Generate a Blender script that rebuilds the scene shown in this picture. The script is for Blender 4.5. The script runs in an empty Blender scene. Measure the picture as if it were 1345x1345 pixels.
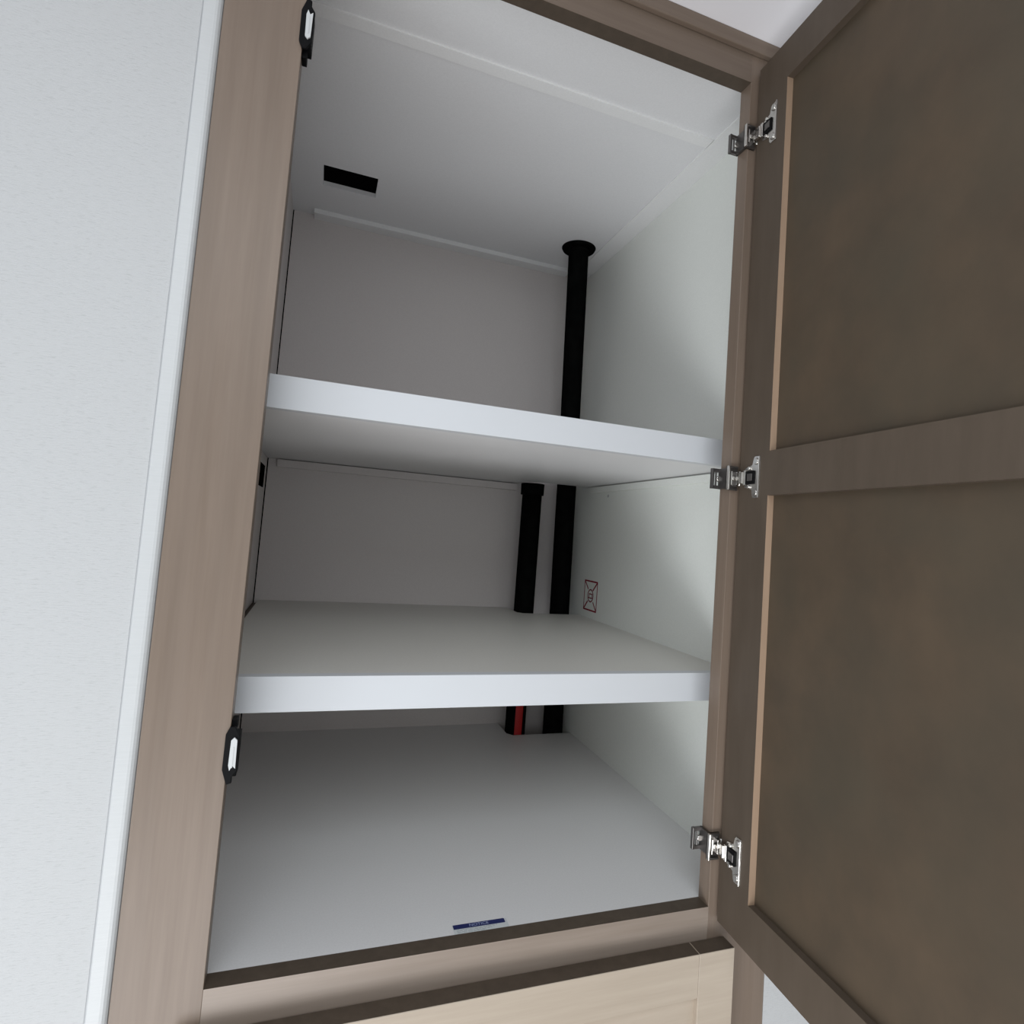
import bpy, bmesh, math, random
from mathutils import Vector, Matrix
C = bpy.context.scene.collection
S = bpy.context.scene

# ---------------------------------------------------------------- camera
cam_d = bpy.data.cameras.new('camera'); cam = bpy.data.objects.new('camera', cam_d); C.objects.link(cam)
R = Vector((0.93920196, -0.33533575, 0.07382149)); U = Vector((-0.09138655, -0.0368833, 0.99513221)); F = Vector((0.33098063, 0.94137641, 0.06528605))
M = Matrix((R, U, -F)).transposed().to_4x4(); M.translation = Vector((0.054623, -0.569667, 0.396269))
cam.matrix_world = M
cam_d.sensor_fit = 'HORIZONTAL'; cam_d.sensor_width = 36
cam_d.lens = 36 * 777.968 / 1345
cam_d.shift_x = (672.5 - 696.196) / 1345; cam_d.shift_y = (651.645 - 672.5) / 1345
cam_d.clip_start = 0.01; cam_d.clip_end = 50
S.camera = cam

# ---------------------------------------------------------------- light
w = bpy.data.worlds.new('world'); S.world = w; w.use_nodes = True
w.node_tree.nodes['Background'].inputs[0].default_value = (0.92, 0.97, 1.0, 1)
w.node_tree.nodes['Background'].inputs[1].default_value = 0.83
def area(name, loc, target, sx, sy, power, col):
    l = bpy.data.lights.new(name, 'AREA'); l.shape = 'RECTANGLE'; l.size = sx; l.size_y = sy; l.energy = power; l.color = col
    o = bpy.data.objects.new(name, l); C.objects.link(o); o.location = loc
    o.rotation_euler = (Vector(target) - Vector(loc)).to_track_quat('-Z', 'Y').to_euler()
    return o
area('window_light', (-0.3, -1.15, -0.80), (0.2, 0, 0.1), 1.3, 0.6, 14.5, (0.97, 0.98, 1.0))
area('side_window_light', (-1.7, -1.1, -0.75), (0.5, 0, -0.1), 0.9, 0.8, 16, (0.90, 0.96, 1.0))
area('added_overhead_fill', (0.0, -1.15, 1.005), (0.0, -1.15, 0.0), 1.1, 1.1, 9.5, (0.86, 0.95, 1.0))  # added overhead light without a fixture, brightens the front of the cabinet floor
vs = S.view_settings; vs.view_transform = 'Standard'; vs.look = 'None'; vs.gamma = 1; vs.use_curve_mapping = False; vs.exposure = 0.04

# ---------------------------------------------------------------- materials
def mat(name, col, rough=0.6, metal=0.0, spec=0.5):
    m = bpy.data.materials.new(name); m.use_nodes = True
    b = m.node_tree.nodes['Principled BSDF']
    b.inputs['Base Color'].default_value = (*col, 1); b.inputs['Roughness'].default_value = rough
    b.inputs['Metallic'].default_value = metal; b.inputs['Specular IOR Level'].default_value = spec
    return m
def noise_mat(name, c1, c2, scale, rough=0.6, spec=0.5, detail=4, bump=0.0, lo=0.3, hi=0.7, c3=None, scale3=(3, 3, 3)):
    m = mat(name, c1, rough, 0, spec); nt = m.node_tree; n = nt.nodes; L = nt.links; b = n['Principled BSDF']
    tc = n.new('ShaderNodeTexCoord'); mp = n.new('ShaderNodeMapping'); mp.inputs['Scale'].default_value = scale
    ns = n.new('ShaderNodeTexNoise'); ns.inputs['Scale'].default_value = 1; ns.inputs['Detail'].default_value = detail; ns.inputs['Roughness'].default_value = 0.62
    cr = n.new('ShaderNodeValToRGB'); cr.color_ramp.elements[0].position = lo; cr.color_ramp.elements[1].position = hi
    cr.color_ramp.elements[0].color = (*c1, 1); cr.color_ramp.elements[1].color = (*c2, 1)
    L.new(tc.outputs['Object'], mp.inputs[0]); L.new(mp.outputs[0], ns.inputs[0]); L.new(ns.outputs[0], cr.inputs[0])
    out = cr.outputs[0]
    if c3:
        mp2 = n.new('ShaderNodeMapping'); mp2.inputs['Scale'].default_value = scale3; n2 = n.new('ShaderNodeTexNoise'); n2.inputs['Scale'].default_value = 1; n2.inputs['Detail'].default_value = 3
        r2 = n.new('ShaderNodeMapRange'); r2.inputs[1].default_value = 0.4; r2.inputs[2].default_value = 0.7; r2.inputs[4].default_value = 0.6
        mx = n.new('ShaderNodeMix'); mx.data_type = 'RGBA'; mx.inputs[7].default_value = (*c3, 1)
        L.new(tc.outputs['Object'], mp2.inputs[0]); L.new(mp2.outputs[0], n2.inputs[0]); L.new(n2.outputs[0], r2.inputs[0])
        L.new(r2.outputs[0], mx.inputs[0]); L.new(out, mx.inputs[6]); out = mx.outputs[2]
    L.new(out, b.inputs['Base Color'])
    if bump:
        bp = n.new('ShaderNodeBump'); bp.inputs['Strength'].default_value = bump; bp.inputs['Distance'].default_value = 0.001
        L.new(ns.outputs[0], bp.inputs['Height']); L.new(bp.outputs[0], b.inputs['Normal'])
    return m
WV = noise_mat('wood_front_vertical', (0.166, 0.120, 0.088), (0.204, 0.153, 0.118), (120, 120, 5), 0.42, 0.5, c3=(0.145, 0.108, 0.082), scale3=(30, 30, 2))
WH = noise_mat('wood_front_horizontal', (0.235, 0.185, 0.148), (0.285, 0.230, 0.190), (5, 120, 120), 0.42, 0.5, c3=(0.21, 0.165, 0.132), scale3=(2, 30, 60))
WT = noise_mat('wood_top_rail_shaded', (0.150, 0.110, 0.083), (0.185, 0.140, 0.108), (5, 120, 120), 0.5, 0.4)  # darker rail wood, the weaker light at the top put into its colour
WE = noise_mat('wood_edge', (0.070, 0.052, 0.038), (0.090, 0.068, 0.050), (90, 90, 90), 0.6, 0.3)  # edge tone with the shade of upward faces in it, also the brown cleat
LD = noise_mat('lower_door_wood', (0.375, 0.31, 0.245), (0.43, 0.36, 0.29), (6, 100, 100), 0.45, 0.4)
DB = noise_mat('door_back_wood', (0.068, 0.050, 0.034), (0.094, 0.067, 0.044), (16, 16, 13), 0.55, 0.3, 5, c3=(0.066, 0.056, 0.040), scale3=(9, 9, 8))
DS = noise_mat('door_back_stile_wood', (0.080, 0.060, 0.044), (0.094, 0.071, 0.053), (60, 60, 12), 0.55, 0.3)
DM = noise_mat('door_lip_lit', (0.32, 0.22, 0.15), (0.38, 0.265, 0.185), (40, 40, 6), 0.45, 0.4)  # paler wood, the light on the hinge stile's edge put into its colour
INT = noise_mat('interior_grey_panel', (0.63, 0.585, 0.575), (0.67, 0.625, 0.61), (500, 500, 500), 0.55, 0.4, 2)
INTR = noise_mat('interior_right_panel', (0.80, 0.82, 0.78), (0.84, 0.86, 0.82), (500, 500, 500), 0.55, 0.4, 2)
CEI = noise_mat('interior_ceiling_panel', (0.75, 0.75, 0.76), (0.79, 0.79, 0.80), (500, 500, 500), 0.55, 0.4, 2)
BAT = noise_mat('batten_strip', (0.80, 0.80, 0.80), (0.84, 0.84, 0.84), (400, 400, 400), 0.5, 0.4, 2)
SHT = noise_mat('shelf_grey_laminate', (0.70, 0.695, 0.70), (0.74, 0.735, 0.74), (500, 500, 500), 0.40, 0.5, 2)
SHW = noise_mat('shelf_warm_laminate', (0.60, 0.585, 0.545), (0.64, 0.625, 0.585), (500, 500, 500), 0.40, 0.5, 2)
FAS = mat('white_fascia', (0.60, 0.615, 0.64), 0.45, 0, 0.4)
BLK = mat('black_plastic', (0.003, 0.003, 0.0035), 0.6, 0, 0.12)
VOID = mat('black_recess', (0.003, 0.003, 0.003), 0.9, 0, 0.0)
ABS = noise_mat('black_pipe', (0.0035, 0.0036, 0.0036), (0.006, 0.0062, 0.006), (60, 60, 60), 0.42, 0, 0.35)
RED = mat('red_stripe', (0.42, 0.008, 0.008), 0.5)
INK = mat('red_ink', (0.26, 0.025, 0.04), 0.8, 0, 0.1)
MET = noise_mat('nickel_metal', (0.55, 0.53, 0.50), (0.70, 0.68, 0.65), (200, 200, 200), 0.25, 0.5); MET.node_tree.nodes['Principled BSDF'].inputs['Metallic'].default_value = 1
MDK = mat('dark_nickel', (0.16, 0.15, 0.145), 0.35, 0.9)
WPL = mat('white_plastic', (0.55, 0.56, 0.56), 0.4, 0, 0.3)
BLU = mat('notice_blue', (0.006, 0.013, 0.10), 0.5)
PAP = mat('notice_paper', (0.58, 0.61, 0.62), 0.5)
PTX = mat('notice_print', (0.33, 0.36, 0.38), 0.6)
NTX = mat('notice_letters', (0.30, 0.35, 0.52), 0.6)
WAL = noise_mat('wall_fabric_vinyl', (0.38, 0.385, 0.385), (0.475, 0.48, 0.485), (130, 130, 950), 0.6, 0.3, 5, 0.4, 0.22, 0.46)
TRI = noise_mat('wall_batten', (0.50, 0.51, 0.515), (0.53, 0.54, 0.545), (40, 40, 700), 0.4, 0.4)
GRV = mat('wall_groove', (0.45, 0.46, 0.47), 0.8)
RCE = mat('room_ceiling', (0.86, 0.84, 0.87), 0.7)
FLO = noise_mat('room_floor', (0.38, 0.34, 0.30), (0.44, 0.40, 0.35), (4, 30, 30), 0.5)

# ---------------------------------------------------------------- helpers
def add_box(bm, a, b, mi=0, T=None):
    xs, ys, zs = zip(a, b); v = []
    for z in sorted(zs):
        for y in sorted(ys):
            for x in sorted(xs):
                p = Vector((x, y, z)); v.append(bm.verts.new(T @ p if T else p))
    for f in ((0, 2, 3, 1), (4, 5, 7, 6), (0, 1, 5, 4), (2, 6, 7, 3), (0, 4, 6, 2), (1, 3, 7, 5)):
        bm.faces.new([v[i] for i in f]).material_index = mi
def add_prism(bm, poly, h0, h1, fn, mi=0):          # poly 2-D, fn(u, v, h) -> point
    a = [bm.verts.new(fn(u, v, h0)) for u, v in poly]; b = [bm.verts.new(fn(u, v, h1)) for u, v in poly]
    n = len(poly)
    bm.faces.new(a[::-1]).material_index = mi; bm.faces.new(b).material_index = mi
    for i in range(n): bm.faces.new((a[i], a[(i+1) % n], b[(i+1) % n], b[i])).material_index = mi
def add_tube(bm, p0, p1, r0, r1=None, n=32, mi=0, cap=True):
    r1 = r0 if r1 is None else r1; p0 = Vector(p0); p1 = Vector(p1); d = (p1 - p0).normalized()
    e = d.orthogonal().normalized(); g = d.cross(e); A = []; B = []
    for i in range(n):
        t = 2*math.pi*i/n; q = e*math.cos(t) + g*math.sin(t)
        A.append(bm.verts.new(p0 + q*r0)); B.append(bm.verts.new(p1 + q*r1))
    for i in range(n):
        f = bm.faces.new((A[i], A[(i+1) % n], B[(i+1) % n], B[i])); f.smooth = True; f.material_index = mi
    if cap: bm.faces.new(A[::-1]).material_index = mi; bm.faces.new(B).material_index = mi
ORG = {}
def obj(name, bm, mats, parent=None, bevel=0.0, seg=2):
    bmesh.ops.recalc_face_normals(bm, faces=bm.faces)
    me = bpy.data.meshes.new(name); 
    org = Vector(ORG[parent.name]) if parent else Vector((0, 0, 0))
    if not parent:
        lo = Vector((min(v.co.x for v in bm.verts), min(v.co.y for v in bm.verts), min(v.co.z for v in bm.verts)))
        org = lo
    bmesh.ops.translate(bm, verts=bm.verts, vec=-org)
    bm.to_mesh(me); bm.free()
    for m in (mats if isinstance(mats, (list, tuple)) else [mats]): me.materials.append(m)
    o = bpy.data.objects.new(name, me); C.objects.link(o)
    if parent: o.parent = parent
    else: o.location = org
    ORG[o.name] = tuple(org)
    if bevel:
        bv = o.modifiers.new('bevel', 'BEVEL'); bv.width = bevel; bv.segments = seg; bv.limit_method = 'ANGLE'
    return o
def box(name, a, b, m, parent=None, bevel=0.0, label=None):
    bm = bmesh.new(); add_box(bm, a, b); o = obj(name, bm, m, parent, bevel)
    if label: o['label'] = label
    return o
def empty(name, loc, label, cat, group=None):
    o = bpy.data.objects.new(name, None); C.objects.link(o); o.location = loc; ORG[o.name] = tuple(loc); o.empty_display_size = 0.05
    o['label'] = label; o['category'] = cat
    if group: o['group'] = group
    return o
def tag(o, label, cat, group=None):
    o['label'] = label; o['category'] = cat
    if group: o['group'] = group
    return o
def struct(o, label=None):
    o['kind'] = 'structure'
    if label: o['label'] = label
    return o

# ---------------------------------------------------------------- key dimensions (metres)
Wd, H, T = 0.5, 0.9642, 0.0187
XL, XR, D, ZC = -0.0462, 0.5770, 0.6345, 0.9852
ZT = 1.0165; ZF = -1.25; SX0, SX1 = -0.0663, 0.5820
YS = 0.0612

# ---------------------------------------------------------------- the room
struct(box('floor', (-2.2, -3.0, ZF-0.05), (1.9, 0.72, ZF), FLO), 'dark brown floor at the foot of the cabinet')
struct(box('ceiling', (-2.2, -3.0, ZT), (1.9, 0.72, ZT+0.04), RCE), 'pale grey ceiling above the cabinet')
struct(box('wall_left', (-1.9, 0.0, ZF), (-0.0828, 0.03, ZT), WAL, None, 0), 'white textured vinyl wall left of the cabinet')
struct(box('wall_right', (0.5822, 0.0, ZF), (1.9, 0.03, ZT), WAL), 'white wall showing right of the lower cabinet door')
# rounded batten beside the stile
bm = bmesh.new()
prof = [(-0.0812, 0.02), (-0.0812, -0.0018), (-0.0806, -0.0024), (-0.0722, -0.0024), (-0.0702, -0.0020), (-0.0684, -0.0008), (-0.0672, 0.0010), (-0.0665, 0.0035), (-0.0664, 0.02)]
add_prism(bm, prof, ZF, ZT, lambda u, v, h: Vector((u, v, h)))
struct(obj('trim_1', bm, TRI), 'narrow white batten between wall and cabinet stile')
bm = bmesh.new(); add_box(bm, (-0.0828, 0.0004, ZF), (-0.0812, 0.02, ZT)); struct(obj('trim_2', bm, GRV), 'dark shadow groove beside the white batten')

# ---------------------------------------------------------------- the pantry cabinet
cab = empty('pantry_cabinet', (0.258, 0.3, ZF), 'tall brown wood cabinet standing open, with grey lined interior and two white-edged shelves', 'cabinet')
box('stile', (SX0, 0, ZF), (0, T, ZT), WV, cab, 0.0005, 'wide left stile of the face frame')
box('stile', (Wd, 0, ZF), (SX1, T, ZT), WV, cab, 0.0005, 'right stile of the face frame carrying the hinges')
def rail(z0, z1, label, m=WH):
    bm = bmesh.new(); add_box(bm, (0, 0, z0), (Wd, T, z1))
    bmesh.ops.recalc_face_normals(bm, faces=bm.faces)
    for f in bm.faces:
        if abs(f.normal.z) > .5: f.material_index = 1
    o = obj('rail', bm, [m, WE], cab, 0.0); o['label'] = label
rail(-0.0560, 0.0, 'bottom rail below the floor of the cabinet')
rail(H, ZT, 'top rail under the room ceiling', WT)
box('crown_trim', (SX0, -0.007, 0.9985), (SX1, 0.0, ZT), WT, cab, 0.0015, 'thin trim along the top of the rail')
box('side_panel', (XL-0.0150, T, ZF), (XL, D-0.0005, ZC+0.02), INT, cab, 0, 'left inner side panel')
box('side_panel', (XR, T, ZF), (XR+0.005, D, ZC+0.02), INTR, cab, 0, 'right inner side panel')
box('gap_shade_strip', (XL-0.015, D+0.0052, ZF), (XL+0.03, D+0.010, ZC+0.02), VOID, cab)  # black boxes added to give the back corner gap its dark shade
box('gap_shade_strip', (XL-0.015, D-0.0005, ZF), (XL-0.0002, D+0.0052, ZC+0.02), VOID, cab)
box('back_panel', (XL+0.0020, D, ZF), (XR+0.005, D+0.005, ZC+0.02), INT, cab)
# top panel with a cut opening
vx0, vx1, vy0, vy1 = 0.0077, 0.0972, 0.4548, 0.5180
bm = bmesh.new()
add_box(bm, (XL-.015, T, ZC), (XR+.005, vy0, ZC+.008)); add_box(bm, (XL-.015, vy1, ZC), (XR+.005, D, ZC+.008))
add_box(bm, (XL-.015, vy0, ZC), (vx0, vy1, ZC+.008)); add_box(bm, (vx1, vy0, ZC), (XR+.005, vy1, ZC+.008))
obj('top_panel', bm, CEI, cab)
bm = bmesh.new(); add_box(bm, (vx0-.003, vy0-.003, ZC+.008), (vx1+.003, vy1+.003, ZC+.03)); 
obj('vent_opening', bm, VOID, cab)['label'] = 'black rectangular opening cut in the top panel'
box('wiring_opening', (XL, 0.500, 0.4460), (XL+0.0012, 0.5900, 0.4845), VOID, cab, 0, 'black rectangular plate on the left side panel')
# ceiling battens
box('batten', (XL+.001, 0.128, ZC-0.0022), (0.5400, 0.1465, ZC), BAT, cab, 0.0002, 'flat strip across the front of the top panel')
box('batten', (0.5415, T+.002, ZC-0.0022), (XR, 0.606, ZC), BAT, cab, 0.0002, 'flat strip along the right edge of the top panel')
box('batten', (-0.0075, 0.6085, ZC-0.0085), (0.5230, D, ZC), BAT, cab, 0.0002, 'square batten along the back of the top panel')
# floor and shelf panels notched for the pipes
def lpanel(name, x0, x1, y0, y1, nx, ny, z0, z1, m, parent, label=None):
    bm = bmesh.new()
    add_prism(bm, [(x0, y0), (x1, y0), (x1, ny), (nx+.010, ny), (nx, ny+.012), (nx, y1), (x0, y1)], z0, z1, lambda u, v, h: Vector((u, v, h)))
    o = obj(name, bm, m, parent)
    if label: o['label'] = label
    return o
lpanel('floor_panel', XL, XR, T, D, 0.4440, 0.5610, -0.009, 0.0, SHT, cab)
def shelf(z0, z1, xl, label, cleat=False):
    s = lpanel('shelf', xl, XR, YS+0.0125, D-.0005, 0.4440, 0.5530, z1-0.0125 if not cleat else z0+0.0014, z1-0.0008, SHT if cleat else SHW, cab, label)
    bm = bmesh.new(); add_box(bm, (xl, YS, z0), (XR, YS+0.0125, z1))
    obj('fascia', bm, FAS, s, 0.0004)['label'] = 'white front edge of the shelf'
    return s
shelf(0.5026, 0.5361, XL+.0005, 'upper grey shelf with white front edge', True)
shelf(0.2068, 0.2412, -0.0370, 'lower grey shelf with white front edge')
box('cleat', (-0.0280, D-0.0120, 0.4885), (0.4440, D, 0.5026), INT, cab, 0.0005, 'support strip under the upper shelf at the back')
box('cleat', (XR-0.0060, 0.0800, 0.4900), (XR, 0.5300, 0.5018), INTR, cab, 0.0005, 'support strip under the upper shelf on the right')
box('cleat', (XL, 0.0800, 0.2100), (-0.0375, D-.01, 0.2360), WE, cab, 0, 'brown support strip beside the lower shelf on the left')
bm = bmesh.new()
add_tube(bm, (XR-.0008, 0.46, 0.4825), (XR, 0.46, 0.4825), 0.0028, n=12)
obj('screw_cap', bm, WPL, cab)
# lower compartment floor and kick
box('base_panel', (XL, T, ZF+0.05), (XR, D, ZF+0.06), INT, cab)

# ---- open door: back slab with stiles, rails and hinges
x0, y0, th = 0.5096, -0.0040, -0.0655
dv = Vector((math.sin(th), -math.cos(th), 0)); nv = Vector((math.cos(th), math.sin(th), 0))
def dp(s, z, k): return Vector((x0, y0, 0)) + dv*s + nv*k + Vector((0, 0, z))     # s along the door, k into its thickness
TD = Matrix((dv, nv, Vector((0, 0, 1)))).transposed().to_4x4(); TD.translation = Vector((x0, y0, 0))      # local (s, k, z)
DWd, zb, zt, REC = 0.526, -0.0137, 0.9798, 0.0079
S1, S2 = 0.0507, DWd-0.0507
bm = bmesh.new(); add_box(bm, (S1-.004, REC, zb+.02), (S2+.004, 0.0135, zt-.02), 0, TD)
door = obj('door', bm, DB, cab); door['label'] = 'open cabinet door seen from its dark brown inner side'
def dpiece(name, s0, s1, z0, z1, label=None, m=None):
    bm = bmesh.new(); add_box(bm, (s0, 0, z0), (s1, 0.020, z1), 0, TD)
    bmesh.ops.recalc_face_normals(bm, faces=bm.faces)
    for f in bm.faces:                     # light on the hinge stile's panel-side edge is painted as a paler tone
        if name == 'stile' and abs(f.normal.dot(dv)) > .9 and (f.calc_center_median() - dp(0, 0, 0)).dot(dv) > S1-.001 and s0 < .01: f.material_index = 1
    o = obj(name, bm, [m or DS, DM], door)
    if label: o['label'] = label
dpiece('stile', 0, S1, zb, zt, 'hinge side stile of the open door')
dpiece('stile', S2, DWd, zb, zt, 'free side stile of the open door')
dpiece('rail', S1, S2, zb, 0.0325, 'bottom rail of the open door')
dpiece('rail', S1, S2, 0.4578, 0.5064, 'middle rail of the open door')
dpiece('rail', S1, S2, 0.9335, zt, 'top rail of the open door')

def hinge(z):
    bm = bmesh.new()
    # wing plate on the door: cross shaped, with raised cup
    poly = [(0.0265, -0.0235), (0.0355, -0.0235), (0.0365, -0.0225), (0.0365, 0.0225), (0.0355, 0.0235), (0.0275, 0.0235), (0.0255, 0.0210), (0.0235, 0.0140), (0.0110, 0.0110), (0.0110, -0.0110), (0.0235, -0.0140), (0.0250, -0.0210)]
    add_prism(bm, poly, -0.0012, 0.0002, lambda u, v, h: dp(u, v+z, h), 0)
    add_box(bm, (0.0355, -0.0026, z-.0230), (0.0368, -0.0010, z+.0230), 0, TD)                 # turned-up outer lip
    add_box(bm, (0.0165, -0.0030, z-.0075), (0.0285, -0.0011, z+.0075), 2, TD)                 # cup mouth
    add_box(bm, (0.0185, -0.0040, z-.0040), (0.0270, -0.0028, z+.0040), 1, TD)
    for dz in (-.0175, .0175): add_tube(bm, dp(.031, z+dz, -.0030), dp(.031, z+dz, -.0010), .0034, .0042, 14, 0)
    for dz in (-.0105, .0105): add_tube(bm, dp(.020, z+dz, -.0034), dp(.020, z+dz, -.0010), .0020, .0024, 10, 0)
    # arm crossing from frame to cup
    add_box(bm, (0.0030, -0.0065, z-.0065), (0.0125, -0.0030, z+.0065), 0, TD)
    add_box(bm, (0.0120, -0.0050, z-.0085), (0.0165, -0.0022, z+.0085), 0, TD)
    # clip over the front of the stile
    add_box(bm, (0.4930, -0.0018, z-.0140), (0.5085, -0.0001, z+.0140), 1)
    add_box(bm, (0.4930, -0.0052, z-.0140), (0.4950, -0.0001, z+.0140), 0)
    add_box(bm, (0.4950, -0.0046, z+.0120), (0.5070, -0.0001, z+.0140), 1)
    add_box(bm, (0.4950, -0.0046, z-.0140), (0.5070, -0.0001, z-.0120), 1)
    add_box(bm, (0.4972, -0.0048, z-.0080), (0.4988, -0.0018, z+.0080), 0)
    add_box(bm, (0.5035, -0.0062, z-.0075), (0.5075, -0.0018, z+.0075), 0)
    add_tube(bm, (0.5012, -0.0046, z), (0.5012, -0.0018, z), .0024, .0028, 12, 0)
    add_tube(bm, (0.5090, -0.0045, z-.0085), (0.5090, -0.0045, z+.0085), .0018, n=10, mi=0)
    # bracket along the inner edge of the stile, reaching into the opening
    add_box(bm, (0.4960, -0.0001, z-.0120), (0.4998, 0.0180, z+.0120), 1)
    for a, b in (((0.4875, 0.0160, z+.0080), (0.4998, 0.0195, z+.0120)), ((0.4875, 0.0160, z-.0120), (0.4998, 0.0195, z-.0080)),
                 ((0.4862, 0.0155, z-.0120), (0.4890, 0.0200, z+.0120)), ((0.4920, 0.0165, z-.0080), (0.4935, 0.0190, z+.0080))):
        add_box(bm, a, b, 1)
    add_tube(bm, (0.4955, 0.0150, z), (0.4955, 0.0190, z), .0030, .0036, 14, 0)
    h = obj('hinge', bm, [MET, MDK, BLK], door, 0.0003, 1); return h
for z, l in ((0.0665, 'lowest nickel hinge'), (0.4790, 'middle nickel hinge'), (0.8930, 'top nickel hinge')): hinge(z)['label'] = l

# ---- magnet catches on the left stile
def catch(z, flip, label):
    bm = bmesh.new()
    k = -1 if flip else 1
    out = [(-0.0030, -0.017), (0.0000, -0.0235), (0.0040, -0.0235), (0.0080, -0.016), (0.0085, 0.013), (0.0050, 0.018), (0.0050, 0.0235), (0.0010, 0.0245), (-0.0012, 0.018), (-0.0032, 0.012)]
    poly = [(x, y*k) for x, y in out]
    add_prism(bm, poly, -0.0030, 0.0000, lambda u, v, h: Vector((u, h-.0001, v+z)), 0)
    add_box(bm, (0.0001, -0.0001, z-.019), (0.0078, 0.0160, z+.016), 0)
    add_box(bm, (0.0001, 0.0040, z-k*.019), (0.0045, 0.0165, z-k*.0275), 0)
    c = obj('magnet_catch', bm, BLK, cab, 0.0004, 1); c['label'] = label
    bm = bmesh.new(); 
    add_prism(bm, [(0.0018, -0.0125*k), (0.0042, -0.0150*k), (0.0066, -0.0125*k), (0.0070, 0.0110*k), (0.0046, 0.0085*k), (0.0026, 0.0125*k), (0.0014, 0.0080*k)], -0.0046, -0.0030, lambda u, v, h: Vector((u, h, v+z)))
    add_box(bm, (0.0040, -0.0050, z-.010), (0.0046, -0.0046, z+.007))
    obj('striker_insert', bm, WPL, c)['label'] = 'white insert of the catch'
catch(0.8500, False, 'upper black catch on the left stile')
catch(0.1915, True, 'lower black catch on the left stile')

# ---- closed lower door under the bottom rail
LX0, LX1, LZ0, LZ1, YD = -0.0190, 0.5213, -1.16, -0.0335, -0.0205
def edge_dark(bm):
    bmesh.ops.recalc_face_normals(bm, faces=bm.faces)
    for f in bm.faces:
        if f.normal.z > .5: f.material_index = 1  # shade of upward faces painted with the dark edge tone
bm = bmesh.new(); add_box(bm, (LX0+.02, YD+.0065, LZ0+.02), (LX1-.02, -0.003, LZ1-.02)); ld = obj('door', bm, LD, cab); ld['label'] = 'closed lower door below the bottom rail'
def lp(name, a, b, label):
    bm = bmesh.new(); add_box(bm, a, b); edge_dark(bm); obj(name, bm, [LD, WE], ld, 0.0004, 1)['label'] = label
lp('stile', (LX0, YD, LZ0), (LX0+.0468, -0.001, LZ1), 'left stile of the lower door')
lp('stile', (LX1-.0447, YD, LZ0), (LX1, -0.001, LZ1), 'right stile of the lower door')
lp('rail', (LX0+.0471, YD, LZ1-.0445), (LX1-.0450, -0.001, LZ1), 'top rail of the lower door')
lp('rail', (LX0+.0471, YD, LZ0), (LX1-.0450, -0.001, LZ0+.0445), 'bottom rail of the lower door')

# ---------------------------------------------------------------- pipes
pa, pb = Vector((0.5475, 0.5850, -0.30)), Vector((0.5015, 0.5150, ZC))
vp = empty('vent_pipe', pa, 'tall black plastic pipe with round flange, rising through both shelves to the top', 'pipe')
q = Vector((0.5475, 0.5850, 0.0))
bm = bmesh.new(); pts = [pa, q, Vector((0.5415, 0.5850, 0.44)), Vector((0.5385, 0.5800, 0.535)), pb]
pts[-1] = pb - (pb-pts[-2]).normalized()*0.006
for a, b in zip(pts, pts[1:]): add_tube(bm, a, b, 0.0203, cap=False)
bmesh.ops.remove_doubles(bm, verts=bm.verts, dist=0.0012); obj('pipe', bm, ABS, vp)
bm = bmesh.new(); d = Vector((0, 0, 1)); 
add_tube(bm, pb-d*.0045, pb-d*.0004, .0325, .0345, 48); add_tube(bm, pb-d*.0120, pb-d*.0040, .0222, .0240, 32)
obj('flange', bm, ABS, vp)
p2 = (0.4650, 0.5850)
dp2 = empty('drain_pipe', (p2[0], p2[1], -0.30), 'shorter black plastic pipe with wider top collar, left of the tall pipe', 'pipe')
bm = bmesh.new(); add_tube(bm, (*p2, -.30), (*p2, .5020), .0203); obj('pipe', bm, ABS, dp2)
bm = bmesh.new(); add_tube(bm, (*p2, .4790), (*p2, .5022), .0238, .0243); obj('collar', bm, ABS, dp2)
bm = bmesh.new()
a0, a1, n = -112, -68, 6
for r in (0.0203, 0.0207):
    pass
A = []
for i in range(n+1):
    t = math.radians(a0 + (a1-a0)*i/n); A.append((p2[0]+.0206*math.cos(t), p2[1]+.0206*math.sin(t)))
Bk = []
for i in range(n, -1, -1):
    t = math.radians(a0 + (a1-a0)*i/n); Bk.append((p2[0]+.0201*math.cos(t), p2[1]+.0201*math.sin(t)))
add_prism(bm, A+Bk, -.28, .2050, lambda u, v, h: Vector((u, v, h)))
obj('stripe', bm, RED, dp2)['label'] = 'red stripe down the lower part of the pipe'

# ---------------------------------------------------------------- red stamp on the right panel
def ribbon(bm, pts, wd, close=False):
    n = len(pts); rng = range(n if close else n-1)
    for i in rng:
        a = Vector(pts[i]); b = Vector(pts[(i+1) % n]); t = (b-a)
        if t.length < 1e-9: continue
        t.normalize(); m = Vector((-t.y, t.x))*wd/2; a = a - t*wd*.3; b = b + t*wd*.3
        add_prism(bm, [tuple(a+m), tuple(a-m), tuple(b-m), tuple(b+m)], XR-.0003, XR, lambda u, v, h: Vector((h, u, v)))
bm = bmesh.new(); cy, cz, hw = 0.5095, 0.2845, 0.0285
P = lambda u, v: (cy - u*hw, cz + v*hw)      # u to the viewer's right
ribbon(bm, [P(-1, 1), P(1, 1)], .0030); ribbon(bm, [P(-1, -1), P(1, -1)], .0030)
ribbon(bm, [P(-1, 1), P(-1, -1)], .0021); ribbon(bm, [P(1, 1), P(1, -1)], .0024)
ribbon(bm, [P(-.92, .92), P(-.42, .45)], .0027); ribbon(bm, [P(.92, .92), P(.36, .40)], .0032)
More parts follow.
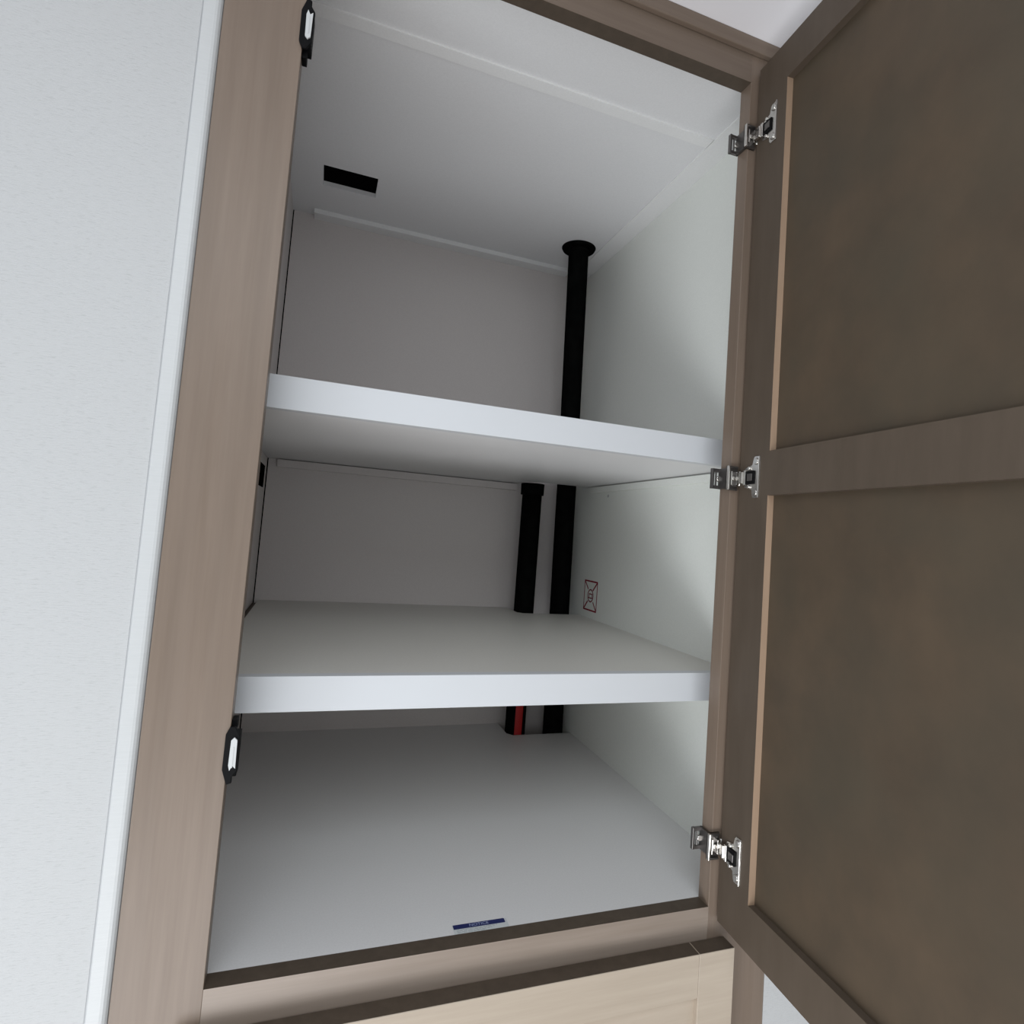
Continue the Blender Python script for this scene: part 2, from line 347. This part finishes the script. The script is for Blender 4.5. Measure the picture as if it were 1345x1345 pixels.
ribbon(bm, [P(-.92, -.92), P(-.42, -.42)], .0032); ribbon(bm, [P(.90, -.90), P(.46, -.42)], .0027)
ribbon(bm, [P(.42*math.cos(t), .42*math.sin(t)) for t in [math.pi*2*i/20 for i in range(20)]], .0024, True)
ribbon(bm, [P(-.2, .12), P(.25, .12), P(.25, -.16), P(-.2, -.16)], .0021, True)
ribbon(bm, [P(-.36, -.16), P(.36, -.16)], .0016)
tag(obj('stamp_mark', bm, INK), 'small red square stamp with crossed lines and ring on the right panel', 'stamp')

# ---------------------------------------------------------------- notice label on the cabinet floor
st = empty('notice_sticker', (0.244, 0.027, 0.0), 'small white sticker with a blue heading strip at the front of the cabinet floor', 'sticker')
box('paper', (0.2170, 0.0188, 0.0001), (0.2735, 0.0316, 0.0004), PAP, st)
bm = bmesh.new(); add_prism(bm, [(0.2176, 0.0256), (0.2180, 0.0252), (0.2706, 0.0252), (0.2713, 0.0258), (0.2713, 0.0310), (0.2706, 0.0316), (0.2180, 0.0316), (0.2176, 0.0312)], .0004, .0006, lambda u, v, h: Vector((u, v, h)))
obj('heading_strip', bm, BLU, st)
bm = bmesh.new(); random.seed(3)
for r, y in enumerate((0.0240, 0.0224, 0.0208, 0.0194)):
    x = 0.2200
    end = (0.2620, 0.2590, 0.2560, 0.2500)[r]
    while x < end:
        l = random.uniform(.002, .006); add_box(bm, (x, y-.0003, .0004), (min(x+l, end), y+.0003, .00045)); x += l + .0009
obj('small_print', bm, PTX, st)['kind'] = 'stuff'
cu = bpy.data.curves.new('heading_letters', 'FONT'); cu.body = 'NOTICE'; cu.size = 0.0056; cu.align_x = 'CENTER'; cu.align_y = 'CENTER'; cu.extrude = 0.00005
tmp = bpy.data.objects.new('tmp_text', cu); C.objects.link(tmp); bpy.context.view_layer.update()
me = bpy.data.meshes.new_from_object(tmp.evaluated_get(bpy.context.evaluated_depsgraph_get()))
bpy.data.objects.remove(tmp); me.materials.clear(); me.materials.append(NTX)
lt = bpy.data.objects.new('heading_letters', me); C.objects.link(lt); lt.parent = st; lt.location = (0.2440-0.244, 0.0284-0.027, 0.00062)
